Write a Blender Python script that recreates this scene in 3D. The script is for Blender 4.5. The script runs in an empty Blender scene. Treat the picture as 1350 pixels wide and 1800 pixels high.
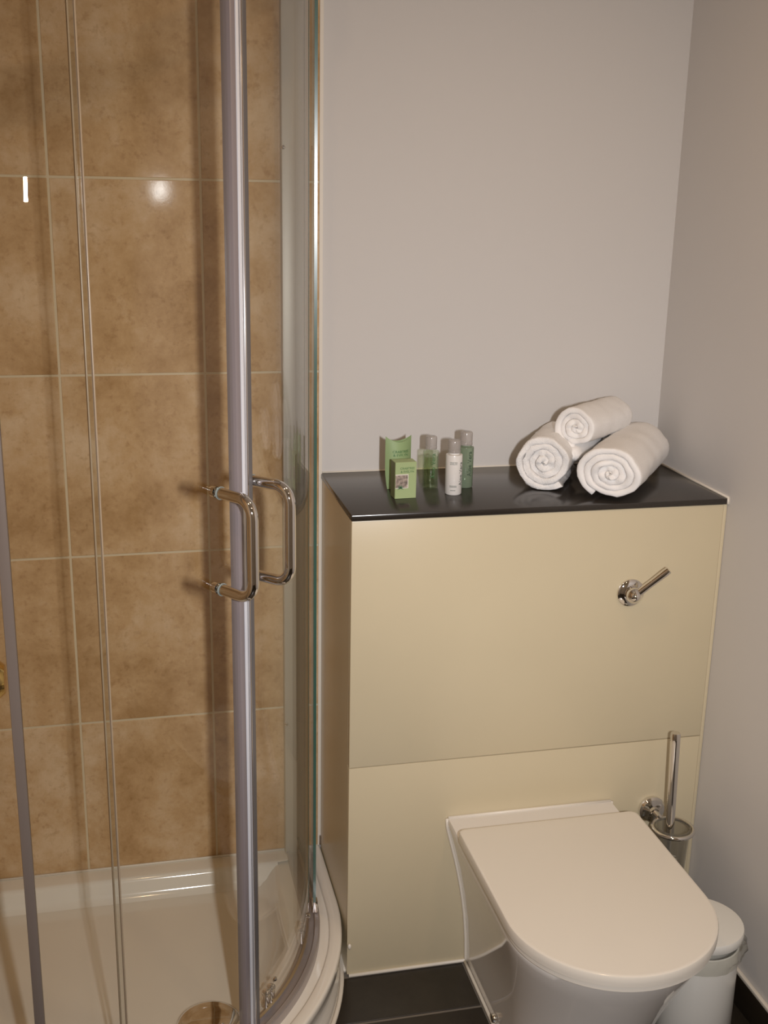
import bpy, bmesh, math, random
from mathutils import Vector, Matrix, noise
random.seed(7)
sc = bpy.context.scene
C = sc.collection

# ------------------------------------------------------------------ camera
CAM = Vector((-0.4246, -2.46292, 1.6884))
def cam_axes(yaw, pitch, roll):
    cy, sy, cp, sp = math.cos(yaw), math.sin(yaw), math.cos(pitch), math.sin(pitch)
    f = Vector((sy*cp, cy*cp, -sp)); r = Vector((cy, -sy, 0)); u = r.cross(f)
    cr, sr = math.cos(roll), math.sin(roll)
    return cr*r + sr*u, -sr*r + cr*u, f
RIGHT, UP, FWD = cam_axes(0.2298, 0.2761, 0.0191)
cd = bpy.data.cameras.new('camera'); cam = bpy.data.objects.new('camera', cd); C.objects.link(cam)
cd.sensor_fit = 'VERTICAL'; cd.sensor_height = 36.0; cd.sensor_width = 27.0
cd.lens = 36.0*1994.64/1800.0; cd.clip_start = 0.02
m = Matrix((( RIGHT.x, UP.x, -FWD.x, CAM.x), (RIGHT.y, UP.y, -FWD.y, CAM.y), (RIGHT.z, UP.z, -FWD.z, CAM.z), (0, 0, 0, 1)))
cam.matrix_world = m
sc.camera = cam
# ------------------------------------------------------------------ world, light, exposure
w = bpy.data.worlds.new('world'); sc.world = w; w.use_nodes = True
w.node_tree.nodes['Background'].inputs[0].default_value = (1.0, .72, .45, 1)
w.node_tree.nodes['Background'].inputs[1].default_value = 0.05
sc.view_settings.view_transform = 'Standard'; sc.view_settings.look = 'None'
sc.view_settings.exposure = 0.0; sc.view_settings.gamma = 1.0; sc.view_settings.use_curve_mapping = False

# the photographer's flash, a hand's breadth to the right of the lens
fl = bpy.data.lights.new('camera_flash', 'AREA'); fl.shape = 'RECTANGLE'; fl.size = .04; fl.size_y = .07; fl.spread = math.radians(98)
fl.energy = 9.9; fl.color = (.97, .95, .965)
fo = bpy.data.objects.new('camera_flash', fl); C.objects.link(fo)
fo.matrix_world = Matrix.Translation(RIGHT*.19 - UP*.02) @ m @ Matrix.Rotation(math.radians(-5), 4, 'X')
CEIL = 2.36
LAMP_W = 2.25; LAMP_COL = (1.0, .69, .40)
LAMPS = [(.36, -.95), (.36, -2.0), (-.42, -1.55)]

# ------------------------------------------------------------------ materials
M = {}
def nt(name):
    mt = bpy.data.materials.new(name); mt.use_nodes = True
    n = mt.node_tree.nodes; l = mt.node_tree.links
    return mt, n, l, n['Principled BSDF']
def plain(name, col, rough=.5, metal=0., spec=.5, coat=0., bump=0., bscale=200., var=0., vscale=6.):
    mt, n, l, b = nt(name)
    b.inputs['Base Color'].default_value = (*col, 1); b.inputs['Roughness'].default_value = rough
    b.inputs['Metallic'].default_value = metal; b.inputs['Specular IOR Level'].default_value = spec
    b.inputs['Coat Weight'].default_value = coat; b.inputs['Coat Roughness'].default_value = .04
    tc = n.new('ShaderNodeTexCoord')
    if var:
        nz = n.new('ShaderNodeTexNoise'); nz.inputs['Scale'].default_value = vscale; nz.inputs['Detail'].default_value = 5
        l.new(tc.outputs['Object'], nz.inputs['Vector'])
        rp = n.new('ShaderNodeValToRGB')
        rp.color_ramp.elements[0].position = .3; rp.color_ramp.elements[1].position = .7
        rp.color_ramp.elements[0].color = (*[c*(1-var) for c in col], 1); rp.color_ramp.elements[1].color = (*[min(1, c*(1+var)) for c in col], 1)
        l.new(nz.outputs[0], rp.inputs[0]); l.new(rp.outputs[0], b.inputs['Base Color'])
    if bump:
        nb = n.new('ShaderNodeTexNoise'); nb.inputs['Scale'].default_value = bscale; nb.inputs['Detail'].default_value = 3
        l.new(tc.outputs['Object'], nb.inputs['Vector'])
        bp = n.new('ShaderNodeBump'); bp.inputs['Strength'].default_value = bump; bp.inputs['Distance'].default_value = .002
        l.new(nb.outputs[0], bp.inputs['Height']); l.new(bp.outputs[0], b.inputs['Normal'])
    M[name] = mt; return mt
def glassy(name, tint, ior=1.5, rough=0., body=None, body_fac=0.):
    """thin clear sheet: transparent + fresnel reflection, optional milky body"""
    mt = bpy.data.materials.new(name); mt.use_nodes = True
    n = mt.node_tree.nodes; l = mt.node_tree.links; n.clear()
    out = n.new('ShaderNodeOutputMaterial'); mx = n.new('ShaderNodeMixShader')
    tr = n.new('ShaderNodeBsdfTransparent'); tr.inputs[0].default_value = (*tint, 1)
    gl = n.new('ShaderNodeBsdfGlossy'); gl.inputs['Roughness'].default_value = rough
    geo = n.new('ShaderNodeNewGeometry'); mr = n.new('ShaderNodeMapRange')
    mr.inputs['To Min'].default_value = ior; mr.inputs['To Max'].default_value = 1/ior
    l.new(geo.outputs['Backfacing'], mr.inputs['Value'])
    fr = n.new('ShaderNodeFresnel'); l.new(mr.outputs[0], fr.inputs['IOR'])
    l.new(fr.outputs[0], mx.inputs[0]); l.new(gl.outputs[0], mx.inputs[2])
    if body:
        m2 = n.new('ShaderNodeMixShader'); df = n.new('ShaderNodeBsdfDiffuse'); df.inputs[0].default_value = (*body, 1)
        m2.inputs[0].default_value = body_fac; l.new(tr.outputs[0], m2.inputs[1]); l.new(df.outputs[0], m2.inputs[2])
        l.new(m2.outputs[0], mx.inputs[1])
    else: l.new(tr.outputs[0], mx.inputs[1])
    l.new(mx.outputs[0], out.inputs[0]); M[name] = mt; return mt
def stone_tile(name, lo, mid, hi, rough, spec=.5):
    mt, n, l, b = nt(name)
    tc = n.new('ShaderNodeTexCoord'); oi = n.new('ShaderNodeObjectInfo')
    ml = n.new('ShaderNodeVectorMath'); ml.operation = 'SCALE'; ml.inputs[0].default_value = (17, 31, 23)
    l.new(oi.outputs['Random'], ml.inputs['Scale'])
    ad = n.new('ShaderNodeVectorMath'); l.new(tc.outputs['Object'], ad.inputs[0]); l.new(ml.outputs[0], ad.inputs[1])
    n1 = n.new('ShaderNodeTexNoise'); n1.inputs['Scale'].default_value = 4.5; n1.inputs['Detail'].default_value = 10; n1.inputs['Roughness'].default_value = .72; n1.inputs['Distortion'].default_value = .1
    n2 = n.new('ShaderNodeTexNoise'); n2.inputs['Scale'].default_value = 60; n2.inputs['Detail'].default_value = 6; n2.inputs['Roughness'].default_value = .7
    l.new(ad.outputs[0], n1.inputs['Vector']); l.new(ad.outputs[0], n2.inputs['Vector'])
    rp = n.new('ShaderNodeValToRGB'); e = rp.color_ramp.elements
    e[0].position = .36; e[0].color = (*lo, 1); e[1].position = .65; e[1].color = (*hi, 1)
    k = e.new(.5); k.color = (*mid, 1)
    l.new(n1.outputs[0], rp.inputs[0])
    r2 = n.new('ShaderNodeValToRGB'); r2.color_ramp.elements[0].position = .34; r2.color_ramp.elements[0].color = (.78, .72, .66, 1)
    r2.color_ramp.elements[1].position = .46; r2.color_ramp.elements[1].color = (1, 1, 1, 1)
    l.new(n2.outputs[0], r2.inputs[0])
    mu = n.new('ShaderNodeMix'); mu.data_type = 'RGBA'; mu.blend_type = 'MULTIPLY'; mu.inputs['Factor'].default_value = .7
    l.new(rp.outputs[0], mu.inputs['A']); l.new(r2.outputs[0], mu.inputs['B'])
    l.new(mu.outputs['Result'], b.inputs['Base Color'])
    b.inputs['Roughness'].default_value = rough; b.inputs['Specular IOR Level'].default_value = spec
    bp = n.new('ShaderNodeBump'); bp.inputs['Strength'].default_value = .05; bp.inputs['Distance'].default_value = .002
    l.new(n1.outputs[0], bp.inputs['Height']); l.new(bp.outputs[0], b.inputs['Normal'])
    M[name] = mt
plain('paint', (.66, .635, .61), .6, spec=.25, bump=.05, bscale=350)
plain('ceiling_paint', (.75, .72, .68), .8, spec=.2)
plain('grout', (.66, .555, .385), .8, spec=.2)
plain('floor_grout', (.20, .175, .145), .8, spec=.2)
stone_tile('wall_tile', (.44, .27, .125), (.58, .385, .205), (.70, .52, .335), .07, .009)
stone_tile('floor_tile', (.018, .013, .009), (.024, .018, .012), (.032, .026, .018), .35)
plain('cream_panel', (.62, .535, .365), .28, spec=.45, var=.02, vscale=3)
plain('panel_edge', (.42, .29, .15), .5)
plain('sealant', (.80, .74, .64), .35)
plain('granite', (.024, .020, .016), .20, spec=.6)
plain('ceramic', (.80, .76, .71), .07, coat=.3)
plain('plastic_white', (.785, .73, .64), .16)
plain('acrylic', (.84, .79, .70), .10, coat=.3)
plain('chrome', (.78, .76, .74), .05, metal=1)
plain('reflection_gold', (.72, .52, .20), .15, metal=1)  # chrome with the brown tiles' reflection put into its colour
plain('satin_alloy', (.60, .57, .58), .24, metal=1)
plain('grey_seal', (.36, .32, .31), .35)
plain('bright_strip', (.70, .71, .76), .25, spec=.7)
plain('lilac_grey', (.26, .225, .235), .3, spec=.6)
plain('post_grey', (.20, .165, .145), .35)
plain('glint_tone', (.40, .315, .22), .3)  # flash glint on the pane edges, given as a flat colour
plain('dark_grey', (.13, .12, .12), .3, spec=.6)
plain('pale_alloy', (.50, .475, .42), .42, metal=.25)
plain('rail_alloy', (.50, .46, .46), .42, metal=.7)
plain('terry', (.93, .91, .89), .95, spec=.1, bump=.9, bscale=420)
plain('flat_cloth', (.92, .90, .88), .9, spec=.1, bump=.4, bscale=500)
plain('green_card', (.29, .40, .19), .5)
plain('green_card_light', (.38, .47, .23), .45)
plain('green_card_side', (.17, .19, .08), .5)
plain('ink', (.05, .16, .05), .5)
plain('ink_dark', (.03, .06, .035), .5)
plain('white_card', (.74, .70, .62), .5)
plain('white_plastic', (.76, .73, .69), .25)
plain('ring_plastic', (.26, .30, .29), .25)
plain('bristle', (.75, .75, .72), .8)
plain('picture_paint', (.30, .24, .20), .6, var=.75, vscale=150)
plain('leaf_ink', (.07, .17, .08), .6)
plain('bin_white', (.78, .76, .70), .22)
glassy('door_glass', (.985, .99, .978), 1.5)
plain('glass_edge', (.045, .11, .085), .25, spec=.8)
plain('amber_edge', (.40, .29, .16), .35)
plain('flashlit_edge', (.66, .60, .53), .35, spec=.6)  # same glass edge, paler: flash light put into the colour
glassy('smoked_cup', (.84, .83, .79), 1.5, .04, (.5, .48, .44), .10)
glassy('bottle_green', (.85, .90, .80), 1.6, .02)
glassy('gel_green', (.62, .72, .58), 1.4, .05, (.28, .35, .25), .6)
glassy('frosted_cap', (.78, .76, .74), 1.45, .12, (.62, .58, .55), .45)
glassy('bin_bag', (.93, .93, .90), 1.45, .12, (.6, .58, .52), .12)
mt, n, l, b = nt('lamp_glow'); b.inputs['Emission Color'].default_value = (*LAMP_COL, 1); b.inputs['Emission Strength'].default_value = 6; M['lamp_glow'] = mt
# granite speckle
mt = M['granite']; n = mt.node_tree.nodes; l = mt.node_tree.links; b = n['Principled BSDF']
tc = n.new('ShaderNodeTexCoord'); vo = n.new('ShaderNodeTexVoronoi'); vo.inputs['Scale'].default_value = 420
rp = n.new('ShaderNodeValToRGB'); rp.color_ramp.elements[0].position = .06; rp.color_ramp.elements[0].color = (.10, .085, .065, 1)
rp.color_ramp.elements[1].position = .16; rp.color_ramp.elements[1].color = (.026, .021, .017, 1)
l.new(tc.outputs['Object'], vo.inputs['Vector']); l.new(vo.outputs['Distance'], rp.inputs[0]); l.new(rp.outputs[0], b.inputs['Base Color'])

# ------------------------------------------------------------------ object helpers
WL = {}                                                    # world position of every object built
def obj(name, bm, mat, parent=None, smooth=False, angle=None, origin=None):
    """bmesh in world coordinates -> one mesh object, origin moved to its base"""
    me = bpy.data.meshes.new(name)
    bmesh.ops.recalc_face_normals(bm, faces=bm.faces[:]) if getattr(bm, 'is_valid', True) and not smooth == 'keep' else None
    bm.to_mesh(me); bm.free()
    vs = [v.co for v in me.vertices]
    if origin is None:
        lo = Vector((min(v.x for v in vs), min(v.y for v in vs), min(v.z for v in vs)))
        hi = Vector((max(v.x for v in vs), max(v.y for v in vs), max(v.z for v in vs)))
        origin = (lo+hi)/2; origin.z = lo.z
    origin = Vector(origin)
    me.transform(Matrix.Translation(-origin))
    for x in (mat if isinstance(mat, (list, tuple)) else [mat]): me.materials.append(M[x])
    if smooth:
        for p in me.polygons: p.use_smooth = True
        if angle: 
            try: me.set_sharp_from_angle(angle=math.radians(angle))
            except Exception: pass
    o = bpy.data.objects.new(name, me); C.objects.link(o)
    place(o, origin, parent); return o
def place(o, wloc, parent=None):
    WL[o] = Vector(wloc)
    if parent: o.parent = parent; o.location = Vector(wloc) - WL[parent]
    else: o.location = wloc
def thing(name, loc, label, cat, group=None):
    o = bpy.data.objects.new(name, None); C.objects.link(o); o.empty_display_size = .05
    place(o, loc); return tag(o, label, cat, group)
def tag(o, label=None, cat=None, group=None, kind=None):
    if label: o['label'] = label
    if cat: o['category'] = cat
    if group: o['group'] = group
    if kind: o['kind'] = kind
    return o
def box(bm, x0, x1, y0, y1, z0, z1, bev=0., seg=2):
    vs = [bm.verts.new((x, y, z)) for z in (z0, z1) for y in (y0, y1) for x in (x0, x1)]
    fs = [(0, 2, 3, 1), (4, 5, 7, 6), (0, 1, 5, 4), (2, 6, 7, 3), (0, 4, 6, 2), (1, 3, 7, 5)]
    nf = [bm.faces.new([vs[i] for i in f]) for f in fs]
    if bev:
        es = list({e for f in nf for e in f.edges})
        bmesh.ops.bevel(bm, geom=es, offset=bev, segments=seg, affect='EDGES', profile=.5)
    return nf
def B(name, mat, x0, x1, y0, y1, z0, z1, bev=0., parent=None, seg=2):
    bm = bmesh.new(); box(bm, x0, x1, y0, y1, z0, z1, bev, seg)
    return obj(name, bm, mat, parent, smooth=bool(bev), angle=40)
def frame(d):
    d = Vector(d).normalized(); a = Vector((0, 0, 1)) if abs(d.z) < .9 else Vector((1, 0, 0))
    u = d.cross(a).normalized(); return u, d.cross(u).normalized(), d
def lathe(bm, prof, base, axis=(0, 0, 1), seg=32, sx=1., sy=1.):
    """prof: list of (radius, height) along axis, base: Vector"""
    u, v, d = frame(axis); base = Vector(base); rings = []
    for r, h in prof:
        if r < 1e-6: rings.append([bm.verts.new(base + d*h)])
        else: rings.append([bm.verts.new(base + d*h + (u*math.cos(2*math.pi*i/seg)*sx + v*math.sin(2*math.pi*i/seg)*sy)*r) for i in range(seg)])
    for a, b in zip(rings, rings[1:]):
        for i in range(seg):
            j = (i+1) % seg
            if len(a) == 1 and len(b) == 1: continue
            if len(a) == 1: bm.faces.new((a[0], b[i], b[j]))
            elif len(b) == 1: bm.faces.new((a[i], a[j], b[0]))
            else: bm.faces.new((a[i], a[j], b[j], b[i]))
    return rings
def tube(bm, pts, r, seg=14, cap=True, closed=False):
    pts = [Vector(p) for p in pts]; n = len(pts); rings = []; pu = None
    for i, p in enumerate(pts):
        if closed: d = pts[(i+1) % n] - pts[i-1]
        else: d = pts[min(i+1, n-1)] - pts[max(i-1, 0)]
        d.normalize()
        if pu is None: u = frame(d)[0]
        else: u = (pu - d*pu.dot(d)).normalized()
        v = d.cross(u); pu = u
        rr = r[i] if isinstance(r, (list, tuple)) else r
        rings.append([bm.verts.new(p + (u*math.cos(2*math.pi*k/seg) + v*math.sin(2*math.pi*k/seg))*rr) for k in range(seg)])
    for i in range(n if closed else n-1):
        a, b = rings[i], rings[(i+1) % n]
        for k in range(seg): bm.faces.new((a[k], a[(k+1) % seg], b[(k+1) % seg], b[k]))
    if cap and not closed: bm.faces.new(rings[0][::-1]); bm.faces.new(rings[-1])
def loft(bm, loops, cap0=True, cap1=True):
    rs = [[bm.verts.new(p) for p in lp] for lp in loops]
    for a, b in zip(rs, rs[1:]):
        n = len(a)
        for i in range(n): bm.faces.new((a[i], a[(i+1) % n], b[(i+1) % n], b[i]))
    if cap0: bm.faces.new(rs[0][::-1])
    if cap1: bm.faces.new(rs[-1])
def text_mesh(txt, size, extrude=.0002):
    cu = bpy.data.curves.new('lettering', 'FONT'); cu.body = txt; cu.size = size; cu.extrude = extrude
    cu.align_x = 'CENTER'; cu.align_y = 'CENTER'; cu.resolution_u = 3
    t = bpy.data.objects.new('lettering', cu); C.objects.link(t)
    bpy.context.view_layer.update()
    me = bpy.data.meshes.new_from_object(t.evaluated_get(bpy.context.evaluated_depsgraph_get()))
    bpy.data.objects.remove(t); bpy.data.curves.remove(cu)
    bm = bmesh.new(); bm.from_mesh(me); bpy.data.meshes.remove(me); return bm
def put(bm, fn):
    for v in bm.verts: v.co = fn(v.co.copy())
    return bm

# ------------------------------------------------------------------ the room
XL, XR, YF = -.87, .8224, -3.05
BX, BY, ZT = .004, -.354, 1.0712          # cistern boxing: left face, front face, top of ledge
def struct(o, label=None): o['kind'] = 'structure'; return o
floor = struct(B('floor', 'floor_grout', XL-.1, XR+.1, YF-.1, .1, -.08, -.002))
struct(B('ceiling', 'ceiling_paint', XL-.1, XR+.1, YF-.1, .1, CEIL, CEIL+.08))
wback = struct(B('wall_back', 'paint', XL-.1, XR+.1, 0, .1, -.002, CEIL))
wleft = struct(B('wall_left', 'paint', XL-.1, XL, YF, 0, -.002, CEIL))
wright = struct(B('wall_right', 'paint', XR, XR+.1, YF, 0, -.002, CEIL))
wfront = struct(B('wall_front', 'paint', XL-.1, XR+.1, YF-.1, YF, -.002, CEIL))
B('grout_bed', 'grout', XL, -.004, -.0080, -.0005, .121, CEIL, parent=wback)
B('grout_bed', 'grout', XL+.0005, XL+.0080, -1.35, -.007, .121, CEIL, parent=wleft)
meshes = {}
def tile(parent, name, mat, c, s, bev=.0012):
    key = (name, mat, tuple(round(v, 4) for v in s))
    if key not in meshes:
        bm = bmesh.new(); box(bm, -s[0]/2, s[0]/2, -s[1]/2, s[1]/2, -s[2]/2, s[2]/2, bev, 1)
        me = bpy.data.meshes.new(name); bmesh.ops.recalc_face_normals(bm, faces=bm.faces[:]); bm.to_mesh(me); bm.free(); me.materials.append(M[mat]); meshes[key] = me
    o = bpy.data.objects.new(name, meshes[key]); C.objects.link(o); place(o, c, parent); return o
G = .0045
xj = [XL+.009, -.8557, -.5536, -.2515, -.0035]
zj = [.1205] + [.9026 + .4*k for k in (-1, 0, 1, 2, 3)] + [CEIL]
for a, b_ in zip(xj, xj[1:]):
    for z0, z1 in zip(zj, zj[1:]):
        if b_-a < .05: continue
        x0, x1 = a+G/2, b_-(G/2 if b_ < -.01 else 0)
        tile(wback, 'tile', 'wall_tile', ((x0+x1)/2, -.0045, (z0+z1)/2), (x1-x0, .009, z1-z0-G))
yj = [-.009 - .302*k for k in range(5)]
for a, b_ in zip(yj, yj[1:]):
    for z0, z1 in zip(zj, zj[1:]):
        tile(wleft, 'tile', 'wall_tile', (XL+.0045, (a+b_)/2, (z0+z1)/2), (.009, a-b_-G, z1-z0-G))
bm = bmesh.new(); box(bm, -.0035, BX, -.0095, -.0003, .122, CEIL)
struct(obj('trim_1', bm, 'sealant'))
B('tile_trim_end', 'satin_alloy', .0, .0035, -.013, -.0096, .124, .150, parent=bpy.data.objects['trim_1'])
# floor tiles
fx = [-.41, .2735, .676, XR-.001]; fy = [BY-.001, -.503, -.903, -1.303, -1.703, -2.103, -2.503, -2.903]
FG = .007
for a, b_ in zip([-.41]+fx[1:], fx[1:]):
    for y1, y0 in zip(fy, fy[1:]):
        x0 = a
        tile(floor, 'floor_tile', 'floor_tile', ((x0+b_)/2, (y0+y1)/2, -.0022), (b_-x0-FG, y1-y0-FG, .0044), .0008)
for x0, x1 in ((XL, -.41),):
    for y1, y0 in zip(fy[2:], fy[3:]):
        tile(floor, 'floor_tile', 'floor_tile', ((x0+x1)/2, (y0+y1)/2, -.0022), (x1-x0-FG, y1-y0-FG, .0044), .0008)
# dark tile skirting along the right wall with a sealant bead on top
sk = struct(B('baseboard_right', 'floor_tile', XR-.009, XR-.0002, -1.6, BY-.002, 0, .072, .001))
bm = bmesh.new(); box(bm, XR-.0095, XR-.0002, -1.6, BY-.002, .0722, .081, .002); struct(obj('trim_2', bm, 'sealant', smooth=True, angle=40))

# ceiling downlights
for i, (x, y) in enumerate(LAMPS):
    t = thing('downlight', (x, y, CEIL-.012), ['ceiling downlight nearest the boxed-in cistern', 'ceiling downlight near the doorway side', 'ceiling downlight in front of the shower', 'ceiling downlight above the shower tray'][i], 'light', 'recessed ceiling downlights')
    bm = bmesh.new(); lathe(bm, [(.034, .004), (.034, 0), (.044, 0), (.046, .006), (.046, .0115), (.034, .0115)], (x, y, CEIL-.012)); obj('bezel', bm, 'chrome', t, True, 40)
    bm = bmesh.new(); lathe(bm, [(0, 0), (.033, 0), (.033, .002), (0, .002)], (x, y, CEIL-.006)); obj('lens', bm, 'lamp_glow', t, False)
    ld = bpy.data.lights.new('downlight_beam', 'AREA'); ld.shape = 'DISK'; ld.size = .06; ld.energy = LAMP_W; ld.color = LAMP_COL
    lo = bpy.data.objects.new('downlight_beam', ld); C.objects.link(lo); place(lo, (x, y, CEIL-.014), t)

# ------------------------------------------------------------------ boxed-in cistern and stone ledge
cb = thing('cistern_boxing', (.41, -.18, 0), 'cream panelled boxing hiding the cistern behind the toilet', 'cabinet')
ZJ = .5155
B('carcass', 'panel_edge', BX+.003, XR-.012, BY+.019, -.012, .001, ZT-.0135, parent=cb)
o = B('side_panel', 'cream_panel', BX, BX+.0028, BY+.0185, -.012, .001, ZT-.0135, parent=cb); o['label'] = 'brown shaded side of the boxing'
B('upper_panel', 'cream_panel', BX, XR-.010, BY, BY+.018, ZJ+.0011, ZT-.0135, .0009, cb)
B('lower_panel', 'cream_panel', BX, XR-.010, BY, BY+.018, .006, ZJ-.0011, .0009, cb)
B('edge_strip', 'cream_panel', XR-.0092, XR-.0005, BY+.001, BY+.018, .004, ZT-.0135, .002, cb)
bm = bmesh.new(); tube(bm, [(BX+.004, BY-.002, .004), (.4, BY-.002, .004), (XR-.012, BY-.002, .004)], .004, 8); obj('floor_sealant', bm, 'sealant', cb, True)
lg = B('stone_ledge', 'granite', BX-.002, XR-.004, BY-.003, -.0015, ZT-.0125, ZT, .0022)
tag(lg, 'dark polished granite ledge on top of the cream boxing', 'shelf')
bm = bmesh.new(); tube(bm, [(XR-.002, BY-.003, ZT-.012), (XR-.002, BY-.003, ZT+.001), (XR-.002, -.2, ZT+.001), (XR-.002, -.004, ZT+.001)], .003, 8); struct(obj('trim_3', bm, 'sealant', smooth=True))
bm = bmesh.new(); tube(bm, [(BX+.002, -.002, ZT+.0005), (.4, -.002, ZT+.0005), (XR-.006, -.002, ZT+.0005)], .0022, 8); struct(obj('trim_4', bm, 'sealant', smooth=True))

# flush lever
lv = thing('flush_lever', (.612, BY-.0002, .872), 'chrome flush lever on the cream upper panel', 'lever')
fc = Vector((.612, BY-.0003, .872))
bm = bmesh.new(); lathe(bm, [(0, 0), (.029, 0), (.0305, .002), (.0305, .005), (.027, .0085), (.016, .0105), (0, .0105)], fc, (0, -1, 0), 40); obj('rose', bm, 'chrome', lv, True, 35)
bm = bmesh.new(); lathe(bm, [(0, .0106), (.0175, .0106), (.0175, .022), (.0165, .026), (.006, .036), (0, .038)], fc, (0, -1, 0), 32); hub = obj('hub', bm, 'chrome', lv, True, 35)
a = fc + Vector((.010, -.024, .008)); e = fc + Vector((.062, -.046, .062))
pts = [a.lerp(e, k/8) for k in range(9)]
bm = bmesh.new(); tube(bm, pts, [.0085, .0085, .0082, .008, .008, .0082, .0084, .0086, .0078], 18); obj('arm', bm, 'chrome', lv, True, 50)

# ------------------------------------------------------------------ toilet
def dshape(cx, hw, yb, ys, yfr, n=36, rc=.012):
    """D outline: back edge at yb with small corner radius, straight sides to ys, elliptic front to yfr (counter-clockwise)"""
    p = []
    for k in range(5):
        a = math.pi/2 * k/4
        p.append((cx+hw-rc+rc*math.cos(a), yb-rc+rc*math.sin(a)))
    for k in range(5):
        a = math.pi/2 + math.pi/2*k/4
        p.append((cx-hw+rc+rc*math.cos(a), yb-rc+rc*math.sin(a)))
    for k in range(1, 8): p.append((cx-hw, yb-rc + (ys-yb+rc)*k/8))
    for k in range(n+1):
        a = math.pi + math.pi*k/n
        p.append((cx+hw*math.cos(a), ys + (ys-yfr)*math.sin(a)))
    for k in range(1, 8): p.append((cx+hw, ys + (yb-rc-ys)*k/8))
    return p
CX = .415
wc = thing('toilet', (CX, -.62, 0), 'cream-white back-to-wall toilet with its D-shaped lid closed', 'toilet')
bm = bmesh.new(); loops = []
for z, hw, ys, yf in [(.0005, .134, -.66, -.80), (.012, .135, -.66, -.802), (.06, .137, -.665, -.812), (.13, .143, -.68, -.835), (.20, .154, -.70, -.865), (.27, .169, -.725, -.90), (.32, .182, -.745, -.927), (.352, .190, -.757, -.944), (.368, .1925, -.76, -.951), (.3745, .190, -.76, -.948)]:
    loops.append([(x, y, z) for x, y in dshape(CX, hw, BY-.0008, ys, yf, rc=.004)])
loft(bm, loops); obj('bowl', bm, 'ceramic', wc, True, 40)
bm = bmesh.new()
def lidloop(z, ins): return [(x, y, z) for x, y in dshape(CX, .2005-ins, -.458-ins, -.772, -.968+ins, rc=.016)]
loft(bm, [lidloop(.3760, .006), lidloop(.3766, .0045), lidloop(.3865, .0045), lidloop(.387, .006)]); obj('seat', bm, 'plastic_white', wc, True, 40)
bm = bmesh.new()
loft(bm, [lidloop(.3874, .003), lidloop(.3882, .0006), lidloop(.396, 0), lidloop(.4060, .0002), lidloop(.4086, .0014), lidloop(.4098, .0034), lidloop(.4102, .007)]); obj('lid', bm, 'plastic_white', wc, True, 30)
bm = bmesh.new(); bp = [(x, y, .003) for x, y in dshape(CX, .1385, BY-.002, -.66, -.803, rc=.004)]
bp = bp[9:-1]
tube(bm, bp, .0038, 8); obj('base_sealant', bm, 'sealant', wc, True)
for s in (-1, 1):
    bm = bmesh.new(); lathe(bm, [(0, 0), (.010, 0), (.010, .004), (.008, .008), (0, .009)], (CX+s*.1375, -.575, .026), (s, 0, 0), 20); obj('bolt_cap', bm, 'chrome', wc, True, 40)
for s in (-1, 1):
    bm = bmesh.new(); tube(bm, [(CX+s*(hw+.0012), BY-.003, z) for z, hw in ((.374, .1915), (.352, .190), (.32, .182), (.295, .1755), (.27, .169), (.235, .1612), (.20, .154), (.165, .148), (.13, .143), (.09, .1393), (.06, .137), (.012, .135), (.004, .134))], .0036, 8); obj('wall_sealant', bm, 'sealant', wc, True)
bm = bmesh.new(); tube(bm, [(CX-.19, BY-.003, .3755), (CX, BY-.003, .3755), (CX+.19, BY-.003, .3755)], .0035, 8); obj('wall_sealant', bm, 'sealant', wc, True)

# ------------------------------------------------------------------ toilet brush in its wall holder
RC = Vector((.724, -.432, .336))
hd = thing('brush_holder', (.712, BY-.0002, .25), 'chrome wall-mounted ring holder with smoked cup right of the toilet', 'holder')
pc = Vector((.706, BY-.0003, .345))
bm = bmesh.new(); lathe(bm, [(0, 0), (.030, 0), (.031, .003), (.031, .010), (.027, .015), (.012, .018), (.010, .024), (0, .024)], pc, (0, -1, 0), 36); obj('wall_plate', bm, 'chrome', hd, True, 35)
bm = bmesh.new(); tube(bm, [pc+Vector((0, -.020, 0)), pc+Vector((.003, -.034, -.003)), RC+Vector((-.010, .0435, 0))], .007, 14); obj('arm', bm, 'chrome', hd, True, 50)
bm = bmesh.new(); tube(bm, [RC+Vector((.044*math.cos(2*math.pi*k/40), .044*math.sin(2*math.pi*k/40), 0)) for k in range(40)], .0048, 12, closed=True); obj('ring', bm, 'chrome', hd, True)
bm = bmesh.new(); lathe(bm, [(.0355, .006), (.0385, .006), (.0385, -.003), (.036, -.02), (.031, -.125), (.029, -.13), (0, -.13), (0, -.126), (.028, -.126), (.033, -.02), (.0355, .006)], RC, (0, 0, 1), 36); obj('cup', bm, 'smoked_cup', hd, True, 50)
br = thing('toilet_brush', tuple(RC+Vector((-.006, -.01, -.11))), 'toilet brush with a straight chrome handle standing in the holder', 'brush')
ht = Vector((.712, -.425, .567)); hb = Vector((.7135, -.4385, .322))
bm = bmesh.new(); tube(bm, [hb, hb.lerp(ht, .1), hb.lerp(ht, .9), hb.lerp(ht, .985), ht], [.0092, .0096, .0110, .0110, .0098], 20); obj('handle', bm, 'chrome', br, True, 45)
bm = bmesh.new(); tube(bm, [hb+Vector((.001, -.0002, -.055)), hb], .005, 12); obj('stem', bm, 'chrome', br, True, 45)
bm = bmesh.new()
for k in range(160):
    z = -.05 - .045*(k/160); a = k*2.4; r = .020 - .005*(k/160)
    p = hb+Vector((.001, 0, z)); tube(bm, [p, p+Vector((math.cos(a)*r, math.sin(a)*r, -.004))], .0009, 4, False)
o = obj('bristles', bm, 'bristle', br); o['kind'] = 'stuff'

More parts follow.
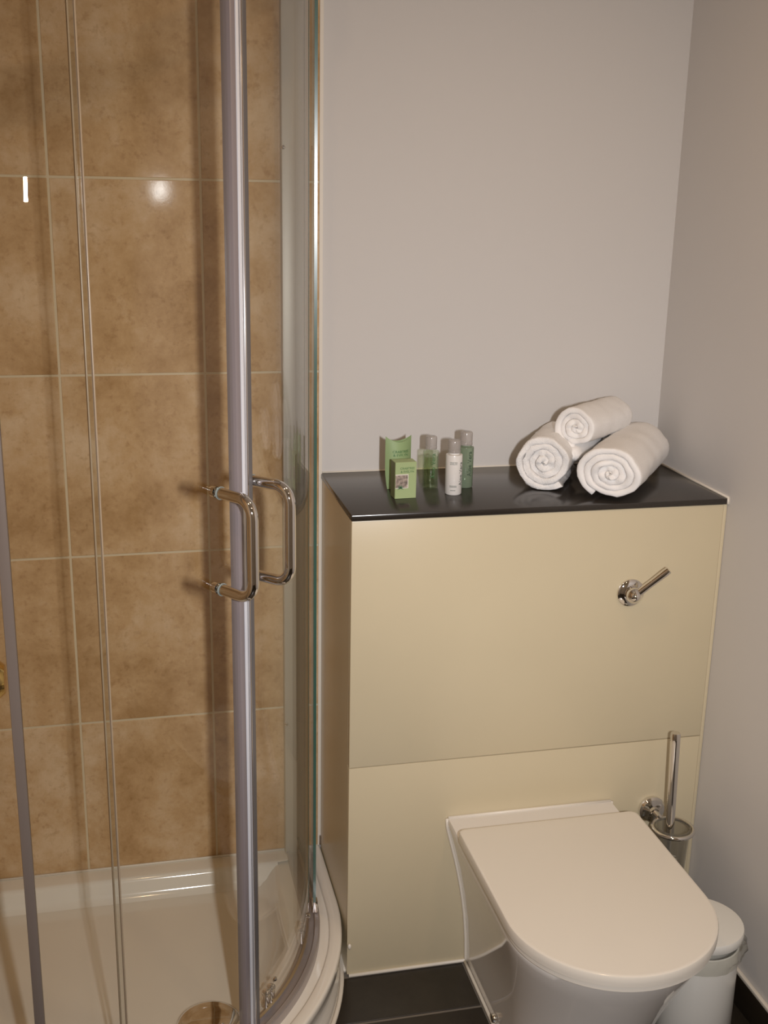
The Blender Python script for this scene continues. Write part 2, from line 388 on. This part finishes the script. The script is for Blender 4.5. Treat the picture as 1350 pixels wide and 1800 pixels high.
# ------------------------------------------------------------------ pedal bin behind the toilet
BC = Vector((.680, -.660, 0))
pb = thing('waste_bin', tuple(BC), 'small white round bin between the toilet and the right wall', 'bin')
bm = bmesh.new(); lathe(bm, [(0, 0), (.078, 0), (.080, .003), (.0790, .226), (.077, .228), (.075, .226), (.076, .006), (0, .006)], BC, (0, 0, 1), 48); obj('body', bm, 'bin_white', pb, True, 40)
bm = bmesh.new(); lathe(bm, [(0, .266), (.070, .266), (.0835, .264), (.085, .261), (.085, .246), (.0835, .244), (.082, .244), (.082, .259), (0, .260)], BC, (0, 0, 1), 48); obj('lid', bm, 'bin_white', pb, True, 40)
bm = bmesh.new(); prof = [(.0815, .244), (.0850, .236), (.0865, .226), (.0845, .212), (.0825, .196)]
rings = lathe(bm, prof, BC, (0, 0, 1), 90)
for i, rg in enumerate(rings):
    for k, v in enumerate(rg):
        d = (v.co-BC); d.z = 0; d.normalize()
        amt = (.0005, .008, .011, .008, .003)[i]
        v.co += d*amt*(.5+.9*noise.noise(Vector((k*.35, i*.9, 2)))) ; v.co.z += .007*noise.noise(Vector((k*.12, i, 9)))*(i/4)
obj('bag_liner', bm, 'bin_bag', pb, True)
bm = bmesh.new(); box(bm, BC.x-.02, BC.x+.02, BC.y-.105, BC.y-.075, .004, .010, .002); obj('pedal', bm, 'bin_white', pb)

# ------------------------------------------------------------------ shower tray
OX, OY = -.61, -.24
def spath(R, y0=-.001, x1=None, n=40):
    """plan path: from back wall along the right side, round the quadrant, to the left wall"""
    p = [(OX+R, y0 + (OY-y0)*k/6) for k in range(6)]
    p += [(OX+R*math.cos(math.pi/2*k/n), OY-R*math.sin(math.pi/2*k/n)) for k in range(n+1)]
    x1 = XL+.0005 if x1 is None else x1
    p += [(OX + (x1-OX)*k/6, OY-R) for k in range(1, 7)]
    return p
RT = .6125
tr = thing('shower_tray', (-.43, -.42, 0), 'white quadrant shower tray with a raised curved rim', 'shower tray')
bm = bmesh.new()
prof = [(RT-.035, .0005), (RT-.004, .0005), (RT-.004, .040), (RT-.010, .046), (RT-.010, .080), (RT-.002, .086), (RT-.002, .100), (RT+.0, .104), (RT+.0, .1155), (RT-.002, .1195), (RT-.006, .1205), (RT-.024, .1205), (RT-.0275, .1185), (RT-.029, .113), (.560, .112), (.500, .112), (.494, .110), (.484, .100), (.470, .082), (.455, .0735), (.44, .0715)]
cols = [[bm.verts.new((x, y, z)) for x, y in spath(R, -.0005 - (0 if R > .5 else (.5-R)), (XL+.0005) + (0 if R > .5 else (.5-R)))] for R, z in prof]
for a, b_ in zip(cols, cols[1:]):
    for i in range(len(a)-1): bm.faces.new((a[i], a[i+1], b_[i+1], b_[i]))
obj('rim', bm, 'acrylic', tr, True, 50)
# basin floor and the flat ledge along the two walls
bm = bmesh.new()
inner = spath(.44, -.0605, XL+.0605)
fl_ = [bm.verts.new((x, y, .0715)) for x, y in inner] + [bm.verts.new((XL+.0605, -.0605, .0715))]
bm.faces.new(fl_)
obj('basin_floor', bm, 'acrylic', tr)
bm = bmesh.new()
lp = [(.1195, 0.0006), (.1195, .052), (.1175, .058), (.108, .063), (.090, .068), (.078, .075), (.0716, .086)]
# back ledge (runs along x) and left ledge (runs along y)
rows = [[bm.verts.new((x, -d, z)) for x in (XL+max(d, .0006), OX, -.3, OX+.575 if d < .055 else OX+.50)] for z, d in lp]
for a, b_ in zip(rows, rows[1:]):
    for i in range(3): bm.faces.new((a[i], a[i+1], b_[i+1], b_[i]))
rows = [[bm.verts.new((XL+max(d, .0006), y, z)) for y in (-max(d, .0006), -.3, OY-.575 if d < .055 else OY-.50)] for z, d in lp]
for a, b_ in zip(rows, rows[1:]):
    for i in range(2): bm.faces.new((a[i], a[i+1], b_[i+1], b_[i]))
obj('wall_ledge', bm, 'acrylic', tr, True, 60)
dr = Vector((-.312, -.53, .0718))
bm = bmesh.new(); lathe(bm, [(.064, 0), (.066, .002), (.064, .006), (.055, .010), (.035, .0125), (0, .013)], dr, (0, 0, 1), 48); obj('drain_cover', bm, 'chrome', tr, True)
bm = bmesh.new(); tube(bm, [(x, y, .003) for x, y in spath(RT+.001, BY-.004)][1:], .005, 8); obj('floor_sealant', bm, 'sealant', tr, True)
bm = bmesh.new(); tube(bm, [(XL+.02, -.0105, .1215), (-.4, -.0105, .1215), (-.01, -.0105, .1215)], .0028, 8); obj('wall_sealant', bm, 'sealant', tr, True)
bm = bmesh.new(); lathe(bm, [(0, -.010), (.003, -.006), (.0045, 0), (.003, .004), (0, .006)], (BX+.004, BY-.006, .084), (0, 0, 1), 12); obj('sealant_blob', bm, 'sealant', tr, True)

# ------------------------------------------------------------------ shower enclosure
ZG0, ZG1, ZD0 = .165, 2.075, .140
en = thing('shower_enclosure', (-.43, -.42, .121), 'curved glass quadrant shower enclosure with two sliding doors', 'shower enclosure')
def arc(R, t0, t1, n=48):
    return [(OX+R*math.cos(math.radians(t0+(t1-t0)*k/n)), OY-R*math.sin(math.radians(t0+(t1-t0)*k/n))) for k in range(n+1)]
def offset(path, d):
    out = []
    for i, p in enumerate(path):
        a = Vector(path[max(i-1, 0)]); b_ = Vector(path[min(i+1, len(path)-1)]); t = (b_-a).normalized()
        out.append((p[0]+t.y*d, p[1]-t.x*d))
    return out
def sheet(name, path, z0, z1, parent, th=.006, edge='glass_edge'):
    """a bent glass pane: two polished faces and green cut edges"""
    bm = bmesh.new(); inn = offset(path, th/2); out = offset(path, -th/2)
    def wall(p, q, mi, smooth=True):
        for i in range(len(p)-1):
            pass
    def grid(p, flip, za, zb):
        lo = [bm.verts.new((x, y, za)) for x, y in p]; hi = [bm.verts.new((x, y, zb)) for x, y in p]
        for i in range(len(p)-1):
            f = (lo[i], lo[i+1], hi[i+1], hi[i]); f = f[::-1] if flip else f
            fc_ = bm.faces.new(f); fc_.material_index = 0
    # decide outward side by the quadrant centre
    def facing(p): return (Vector(p[len(p)//2]) - Vector((OX-.1, OY+.1))).length
    far, near = (inn, out) if facing(inn) > facing(out) else (out, inn)
    # path runs right -> left (clockwise seen from above): outward faces
    grid(far, True, z0, z1); grid(near, False, z0, z1)
    def quad(a, b_, c, d):
        f = bm.faces.new([bm.verts.new(v) for v in (a, b_, c, d)]); f.material_index = 1
    for p in (0, -1):
        quad((*far[p], z0), (*near[p], z0), (*near[p], z1), (*far[p], z1))
    for z in (z0, z1):
        for i in range(len(far)-1): quad((*far[i], z), (*far[i+1], z), (*near[i+1], z), (*near[i], z))
    # fix normals of main faces: radial outwards for far, inwards for near
    bm.normal_update()
    ctr = Vector((OX-.1, OY+.1, 0))
    nfar = len(far)-1; k = 0
    bm.faces.ensure_lookup_table()
    for f in bm.faces:
        if f.material_index == 0:
            c = f.calc_center_median(); r = Vector((c.x-ctr.x, c.y-ctr.y, 0))
            want = 1 if k < nfar else -1
            if f.normal.dot(r)*want < 0: f.normal_flip()
            k += 1
    return obj(name, bm, ['door_glass', edge], parent, smooth='keep')
RF, RD = .553, .538
gp = [(OX+RF, -.012 + (OY+.012)*k/6) for k in range(6)] + arc(RF, 0, 6.5, 10)
fr = sheet('fixed_panel', gp, ZG0, ZG1, en); fr['label'] = 'narrow fixed glass panel beside the back wall'
gp = arc(RF, 75.1, 90, 20) + [(OX + (XL+.012-OX)*k/6, OY-RF) for k in range(1, 7)]
fl2 = sheet('fixed_panel', gp, ZG0, ZG1, en, edge='flashlit_edge'); fl2['label'] = 'fixed glass panel at the left end'
dR = sheet('sliding_door', arc(RD, 3.0, 46.0), ZD0, ZG1, en, edge='amber_edge'); dR['label'] = 'right curved sliding glass door'
dL = sheet('sliding_door', arc(RD, 48.2, 75.5), ZD0, ZG1, en, edge='flashlit_edge'); dL['label'] = 'left curved sliding glass door'
def bar_at(name, mat, R, t, wt, wr, z0, z1, parent, bev=.0015):
    """upright bar: tangential width wt, radial depth wr, standing at angle t on radius R"""
    a = math.radians(t); rd = Vector((math.cos(a), -math.sin(a), 0)); tg = Vector((math.sin(a), math.cos(a), 0)); c = Vector((OX, OY, 0)) + rd*R
    bm = bmesh.new(); box(bm, -wt/2, wt/2, -wr/2, wr/2, z0, z1, bev, 2)
    put(bm, lambda v: c + tg*v.x + rd*v.y + Vector((0, 0, v.z)))
    return obj(name, bm, mat, parent, True, 40)
# closing stiles in the middle
bar_at('stile', 'lilac_grey', RD, 48.10, .0118, .020, ZD0, ZG1, dL)
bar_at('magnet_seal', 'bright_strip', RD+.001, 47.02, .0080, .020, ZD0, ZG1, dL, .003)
bar_at('bright_bead', 'chrome', RD+.006, 46.50, .0016, .018, ZD0, ZG1, dR, .0006)
bar_at('stile', 'dark_grey', RD+.003, 45.80, .0110, .022, ZD0, ZG1, dR)
# edge channel of the left fixed panel
bar_at('edge_channel', 'post_grey', RF-.002, 89.6, .016, .014, ZG0, ZG1, fl2)
bar_at('edge_glint', 'glint_tone', RD, 75.62, .0024, .0075, ZD0, ZG1, dL, .0006)  # added strip, painted stand-in for the flash-lit door edge
bar_at('edge_glint', 'glint_tone', RF, 74.95, .0024, .0075, ZG0, ZG1, fl2, .0006)  # added strip, same painted glint on the fixed pane's edge
# wall channels with screws
ch = B('wall_channel', 'pale_alloy', OX+RF-.030, OX+RF+.014, -.034, -.0095, .1215, ZG1, .002, en)
for z in (.47, 1.77):
    bm = bmesh.new(); lathe(bm, [(.0045, 0), (.0045, .001), (.003, .0025), (0, .003)], (OX+RF-.0265, -.0342, z), (0, -1, 0), 14); obj('screw', bm, 'chrome', ch, True)
B('wall_channel', 'pale_alloy', XL+.0095, XL+.034, OY-RF-.016, OY-RF+.016, .1215, ZG1, .002, en)
# rails
def rail(name, mat, prof, parent):
    bm = bmesh.new()
    cs = [[bm.verts.new((x, y, z)) for x, y in spath(R, -.036, XL+.036)] for R, z in prof]
    n_ = len(cs)
    for a in range(n_):
        p, q = cs[a], cs[(a+1) % n_]
        for i in range(len(p)-1): bm.faces.new((p[i], p[i+1], q[i+1], q[i]))
    bm.faces.new([c[0] for c in cs]); bm.faces.new([c[-1] for c in cs][::-1])
    return obj(name, bm, mat, parent, True, 35)
rail('bottom_rail', 'rail_alloy', [(.526, .1125), (.564, .1125), (.564, .132), (.562, .1345), (.554, .1345), (.552, .132), (.552, .122), (.532, .122), (.531, .130), (.526, .130)], en)
rail('top_rail', 'satin_alloy', [(.520, 2.077), (.566, 2.077), (.568, 2.080), (.568, 2.118), (.565, 2.121), (.523, 2.121), (.520, 2.118)], en)
# clips and rollers
bar_at('panel_clip', 'chrome', RF+.001, 5.4, .018, .013, .136, .1665, fr, .003)
def roller(t, door):
    a = math.radians(t); rd = Vector((math.cos(a), -math.sin(a), 0)); tg = Vector((math.sin(a), math.cos(a), 0)); c = Vector((OX, OY, .166)) + rd*(RD-.0035)
    bm = bmesh.new()
    for s in (-1, 1): lathe(bm, [(0, 0), (.0068, 0), (.0082, .002), (.0082, .010), (.0068, .013), (0, .014)], c + tg*s*.0088 + Vector((0, 0, 0)), tuple(-rd), 18)
    for s in (-1, 1): tube(bm, [c+tg*s*.0088-rd*.006-Vector((0, 0, .004)), c+tg*s*.0088-rd*.006-Vector((0, 0, .030))], .0074, 14)
    obj('roller', bm, 'chrome', door, True, 40)
    bm = bmesh.new(); lathe(bm, [(0, 0), (.0055, 0), (.0055, .003), (.003, .005), (0, .0055)], c + rd*.0068 + Vector((0, 0, .03)), tuple(rd), 14)
    obj('roller_bolt', bm, 'chrome', door, True, 40)
roller(38.5, dR); roller(16.0, dR); roller(55, dL); roller(72, dL)
# D handles
def handle(t, zc, half, p, r, door):
    a = math.radians(t); rd = Vector((math.cos(a), -math.sin(a), 0)); c = Vector((OX, OY, zc)) + rd*(RD+.0035); up = Vector((0, 0, 1))
    q = .030; pts = []
    for s in (1, -1):
        seg = [c + up*half*s, c + up*half*s + rd*(p-q)*.5]
        seg += [c + up*(half*s - s*q) + rd*(p-q) + rd*q*math.sin(math.pi/2*k/9) + up*s*q*math.cos(math.pi/2*k/9) for k in range(10)]
        pts += seg if s == 1 else seg[::-1]
    bm = bmesh.new(); tube(bm, pts, r, 20); obj('handle', bm, 'chrome', door, True, 60)
    for s in (1, -1):
        e_ = c + up*half*s
        bm = bmesh.new(); lathe(bm, [(r+.0004, .0002), (r+.0016, .0006), (r+.0016, .003), (r+.0004, .0036)], e_, tuple(rd), 22); obj('washer', bm, 'ring_plastic', door, True, 40)
        bm = bmesh.new(); lathe(bm, [(r*.95, 0), (r*.95, .010), (r*.8, .013), (0, .014)], e_ - rd*.0075, tuple(-rd), 22); obj('handle_cap', bm, 'chrome', door, True, 40)
handle(52.4, 1.128, .083, .076, .0095, dL)
handle(44.3, 1.134, .083, .080, .0095, dR)

# shower mixer on the left wall, just reaching into view
mx = thing('shower_mixer', (XL+.0095, -.30, .76), 'round chrome shower mixer knob with a painted gold tile reflection at the left edge of the picture', 'tap')
mc = Vector((XL+.0093, -.31, .757))
bm = bmesh.new(); lathe(bm, [(0, 0), (.060, 0), (.062, .003), (.058, .010), (.030, .016), (0, .016)], mc, (1, 0, 0), 36); obj('back_plate', bm, 'chrome', mx, True, 35)
bm = bmesh.new(); lathe(bm, [(.026, .0155), (.026, .14), (.024, .145), (0, .145)], mc, (1, 0, 0), 28); obj('body', bm, 'chrome', mx, True, 35)
bm = bmesh.new(); lathe(bm, [(0, .1455), (.030, .1455), (.037, .150), (.038, .165), (.036, .178), (.028, .187), (0, .189)], mc, (1, 0, 0), 36); obj('knob', bm, 'reflection_gold', mx, True, 35)

# ------------------------------------------------------------------ rolled towels
def towel(name, p0, p1, R, turns, squash, seed, mat, label, phase=0., fuzz=.0012, flap=False):
    p0 = Vector(p0); p1 = Vector(p1); ax = (p1-p0); L = ax.length; ax.normalize()
    side = ax.cross(Vector((0, 0, 1))).normalized(); up = side.cross(ax).normalized()
    t = thing(name, (p0.x, p0.y, p0.z-R*squash), label, 'towel', 'rolled white towels on the ledge')
    bm = bmesh.new(); r0 = .004; pitch = (R-r0)/turns; th = pitch*1.0
    N = int(turns*30); na = 18
    def pt(th_, r, s, k):
        jr = 1 + .10*noise.noise(Vector((math.cos(th_)*1.1, math.sin(th_)*1.1, seed))) + .05*noise.noise(Vector((math.cos(th_)*2.4, math.sin(th_)*2.4, seed+r*25))) + .03*noise.noise(Vector((s*7, math.cos(th_)*2, math.sin(th_)*2+seed)))
        x, y = r*jr*math.cos(th_), r*jr*math.sin(th_)*squash
        # flatten where it rests
        y = max(y, -R*squash*.93)
        lay = .011*noise.noise(Vector((th_*.35, seed, 5))) + .007*noise.noise(Vector((th_*1.3, seed, 8)))
        if s < .5: s_ = s*L + lay*(1-2*s)
        else: s_ = s*L + lay*(2*s-1)
        v = p0 + ax*s_ + side*x + up*y
        f = noise.noise_vector(v*95 + Vector((seed*7, 0, 0)))*fuzz + noise.noise_vector(v*330)*fuzz*.8
        return v + f
    ss = [0, .006, .02] + [.06 + .88*k/(na-1) for k in range(na)] + [.98, .994, 1]
    ins = [th*.24, th*.07, 0] + [0]*na + [0, th*.07, th*.24]
    out = []; inn = []
    for j, s in enumerate(ss):
        ro = []; ri = []
        for k in range(N+1):
            a = phase + 2*math.pi*turns*k/N; r = r0 + (R-r0)*k/N
            ro.append(bm.verts.new(pt(a, r - ins[j], s, k))); ri.append(bm.verts.new(pt(a, max(r-th, .0008) + ins[j], s, k)))
        out.append(ro); inn.append(ri)
    for j in range(len(ss)-1):
        for k in range(N):
            bm.faces.new((out[j][k], out[j][k+1], out[j+1][k+1], out[j+1][k]))
            bm.faces.new((inn[j][k+1], inn[j][k], inn[j+1][k], inn[j+1][k+1]))
        bm.faces.new((out[j][N], inn[j][N], inn[j+1][N], out[j+1][N]))
        bm.faces.new((inn[j][0], out[j][0], out[j+1][0], inn[j+1][0]))
    for j in (0, len(ss)-1):
        for k in range(N): bm.faces.new((out[j][k], inn[j][k], inn[j][k+1], out[j][k+1]))
    obj('roll', bm, mat, t, True)
    return t
tl = towel('rolled_towel', (.446, -.230, ZT+.0625), (.545, -.066, ZT+.0625), .0655, 4.3, .98, 1.3, 'terry', 'rolled white towel at the left of the stack with a fluffy terry end', 3.53, .0022)
tr2 = towel('rolled_towel', (.552, -.338, ZT+.0585), (.742, -.085, ZT+.0585), .0740, 4.6, .82, 4.7, 'flat_cloth', 'largest rolled white towel, lower right of the stack beside the wall', .42, .0009)
tt = towel('rolled_towel', (.524, -.208, ZT+.131), (.680, -.066, ZT+.128), .0550, 3.7, .90, 9.2, 'flat_cloth', 'rolled white towel lying on top of the other two', .31, .0009)
# the loose end of the top towel tucked between the lower two
bm = bmesh.new()
pts = [(.512, -.222, ZT+.072), (.520, -.213, ZT+.073), (.545, -.185, ZT+.077), (.585, -.14, ZT+.083), (.62, -.10, ZT+.085)]
rr = [.006, .0155, .019, .020, .018]
tube(bm, pts, rr, 16)
bmesh.ops.subdivide_edges(bm, edges=bm.edges[:], cuts=2, use_grid_fill=True)
for v in bm.verts: v.co += noise.noise_vector(v.co*80)*.0015
obj('loose_end', bm, 'flat_cloth', tt, True)

# ------------------------------------------------------------------ toiletries
# pillow pack
PX, PY, ANG = .1415, -.165, math.radians(8)
pk = thing('pillow_pack', (PX, PY, ZT), 'tall light green pillow-shaped pack with curved top, standing behind the small carton', 'packaging')
HP = .116
def pmap(v): return Vector((PX + v.x*math.cos(ANG) - v.y*math.sin(ANG), PY + v.x*math.sin(ANG) + v.y*math.cos(ANG), ZT + v.z))
def hw_(z): return .0295*(1 - .20*max(0, 1-z/.055)**2)
def th_(u, z): return .0135*(1-u*u)*(.55+.45*math.sin(math.pi*min(1, max(0, z/HP))))
for s, nm in ((-1, 'front_face'), (1, 'back_face')):
    bm = bmesh.new(); nu, nz = 14, 16; g = []
    for j in range(nz+1):
        row = []
        for i in range(nu+1):
            u = -1+2*i/nu; z0 = .0006 + .010*(1-abs(u)**1.5)*0 ; z1 = HP - .0125*(1-u*u); z = z0+(z1-z0)*j/nz
            row.append((u*hw_(z), s*th_(u, z), z))
        g.append(row)
    vo = [[bm.verts.new(pmap(Vector(p))) for p in r] for r in g]
    vi = [[bm.verts.new(pmap(Vector((p[0]*.985, p[1]-s*.0006, p[2])))) for p in r] for r in g]
    for j in range(nz):
        for i in range(nu):
            bm.faces.new((vo[j][i], vo[j][i+1], vo[j+1][i+1], vo[j+1][i])); bm.faces.new((vi[j][i+1], vi[j][i], vi[j+1][i], vi[j+1][i+1]))
    for i in range(nu): bm.faces.new((vo[nz][i], vo[nz][i+1], vi[nz][i+1], vi[nz][i])); bm.faces.new((vo[0][i+1], vo[0][i], vi[0][i], vi[0][i+1]))
    obj(nm, bm, 'green_card', pk, True, 50)
bm = bmesh.new(); nu = 14
ra = [bm.verts.new(pmap(Vector((u*hw_(HP)*.97, -th_(u, HP)*.9, HP-.0125*(1-u*u)-.0012)))) for u in [-1+2*i/nu for i in range(nu+1)]]
rb = [bm.verts.new(pmap(Vector((u*hw_(HP)*.97, th_(u, HP)*.9, HP-.0125*(1-u*u)-.0040)))) for u in [-1+2*i/nu for i in range(nu+1)]]
for i in range(nu):
    bm.faces.new((ra[i], ra[i+1], rb[i+1], rb[i]))
bmesh.ops.remove_doubles(bm, verts=bm.verts[:], dist=1e-5)
obj('end_flap', bm, 'green_card_light', pk)
for txt, z, sz in (('CRABTREE', .083, .0078), ('& EVELYN', .0755, .0078)):
    bm = text_mesh(txt, sz)
    put(bm, lambda v: pmap(Vector((v.x+.002, -th_((v.x+.002)/hw_(.08), .08) - .0004 - v.z*.3, z+v.y)))); obj('lettering', bm, 'ink', pk)
# small soap carton
KX, KY, KA = .1375, -.2335, math.radians(3)
ck = thing('soap_carton', (KX, KY, ZT), 'small light green carton with a picture panel in front of the pillow pack', 'carton')
def kmap(v): return Vector((KX + v.x*math.cos(KA) - v.y*math.sin(KA), KY + v.x*math.sin(KA) + v.y*math.cos(KA), ZT + v.z))
cw, cdp, chh = .046, .032, .078
bm = bmesh.new(); box(bm, -cw/2, cw/2, -cdp/2, cdp/2, .0004, chh, .0006, 1); put(bm, kmap); obj('box', bm, 'green_card_light', ck)
bm = bmesh.new(); box(bm, -cw/2-.0004, -cw/2-.0001, -cdp/2+.001, cdp/2-.001, .001, chh-.001); put(bm, kmap); obj('side_sheet', bm, 'green_card_side', ck)  # darker olive sheet over the carton's left side
bm = bmesh.new(); box(bm, -cw/2+.0005, .0055, -cdp/2-.0006, -cdp/2-.0001, .0225, .0525); put(bm, kmap); obj('picture_border', bm, 'white_card', ck)
bm = bmesh.new(); box(bm, -cw/2+.0005, .0038, -cdp/2-.0010, -cdp/2-.0007, .0240, .0505); put(bm, kmap); pp = obj('picture', bm, 'picture_paint', ck)
bm = bmesh.new()
for k in range(13):
    a = math.radians(-30+20*k); L_ = .007+.004*random.random(); c0 = Vector((-.0115, -cdp/2-.0013, .0235)); d = Vector((math.cos(a), 0, math.sin(a))); n_ = Vector((-d.z, 0, d.x))
    vs = [bm.verts.new(kmap(p)) for p in (c0-n_*.0008, c0+d*L_, c0+n_*.0008)]; bm.faces.new(vs)
obj('leaf_print', bm, 'leaf_ink', ck)
for txt, z, sz, xo in (('CRABTREE', .0645, .0066, .003), ('& EVELYN', .0575, .0066, .003)):
    bm = text_mesh(txt, sz); put(bm, lambda v: kmap(Vector((v.x+xo, -cdp/2-.0003-v.z*.3, z+v.y)))); obj('lettering', bm, 'ink', ck)
# bottles
def bottle(name, bx, by, r, hb_, rc, hc, bmat, cmat, label, ledge=.006):
    t = thing(name, (bx, by, ZT), label, 'bottle'); base = Vector((bx, by, ZT+.0004))
    bm = bmesh.new(); lathe(bm, [(0, .0015), (r*.7, .0008), (r*.9, 0), (r, .0025), (r, hb_-.003), (r*.97, hb_-.001), (rc*.9, hb_), (rc*.82, hb_+.003), (0, hb_+.003)], base, (0, 0, 1), 36); obj('body', bm, bmat, t, True, 40)
    bm = bmesh.new(); lathe(bm, [(0, hb_+.0032), (rc*1.02, hb_+.0032), (rc*1.02, hb_+.009), (rc*.97, hb_+.0095), (rc*.97, hb_+.0105), (rc*1.0, hb_+.011), (rc, hb_+hc-.003), (rc*.93, hb_+hc-.0008), (rc*.8, hb_+hc), (0, hb_+hc)], base, (0, 0, 1), 32); obj('cap', bm, cmat, t, True, 35)
    return t
def wrap(bm, bx, by, r, yaw, zc, vertical):
    """letters bent round a bottle; yaw = direction they face, measured from -y towards +x"""
    def fn(v):
        s, z = (-v.y, v.x) if vertical else (v.x, v.y)
        a = yaw + s/r; rr = r + .0003 + v.z*.4
        return Vector((bx + rr*math.sin(a), by - rr*math.cos(a), ZT + zc + z))
    return put(bm, fn)
b1 = bottle('toiletry_bottle', .213, -.170, .0172, .083, .0122, .031, 'bottle_green', 'frosted_cap', 'clear green toiletry bottle beside the green packs, with a frosted cap')
bm = bmesh.new(); lathe(bm, [(0, .004), (.0150, .004), (.0152, .070), (0, .0705)], (.213, -.170, ZT), (0, 0, 1), 28); obj('liquid', bm, 'bottle_green', b1, True, 40)
b2 = bottle('toiletry_bottle', .2485, -.2255, .0178, .0865, .0130, .030, 'white_plastic', 'frosted_cap', 'opaque white toiletry bottle with a clear cap, nearest the ledge edge')
b3 = bottle('toiletry_bottle', .2905, -.172, .0168, .0900, .0132, .032, 'gel_green', 'frosted_cap', 'pale green gel bottle half hidden behind the white bottle')
F = math.radians(-16)
for o_, bx, by, r, yaw, zc, sz in ((b1, .213, -.170, .0172, F+.35, .052, .0135), (b2, .2485, -.2255, .0178, F+.95, .046, .0125), (b3, .2905, -.172, .0168, F+.55, .054, .0135)):
    bm = text_mesh('Aloe Vera', sz); wrap(bm, bx, by, r, yaw, zc, True); obj('lettering', bm, 'ink_dark' if o_ is not b1 else 'ink', o_)
for o_, bx, by, r, yaw, zc in ((b2, .2485, -.2255, .0178, F-.05, .071),):
    for k, txt in enumerate(('CRABTREE', '& EVELYN')):
        bm = text_mesh(txt, .0034); wrap(bm, bx, by, r, yaw, zc-.0034*k, False); obj('lettering', bm, 'ink_dark', o_)
    for zz, sp in ((.0205, 3), (.0180, 3), (.0105, 2)):
        bm = bmesh.new()
        for k in range(-sp, sp+1):
            q0 = Vector((k*.0022-.0008, 0, 0))
            vs = [bm.verts.new(q) for q in (q0, q0+Vector((.0017, 0, 0)), q0+Vector((.0017, .0011, 0)), q0+Vector((0, .0011, 0)))]; bm.faces.new(vs)
        wrap(bm, bx, by, r, yaw, zz, False); obj('small_print', bm, 'ink_dark', o_)
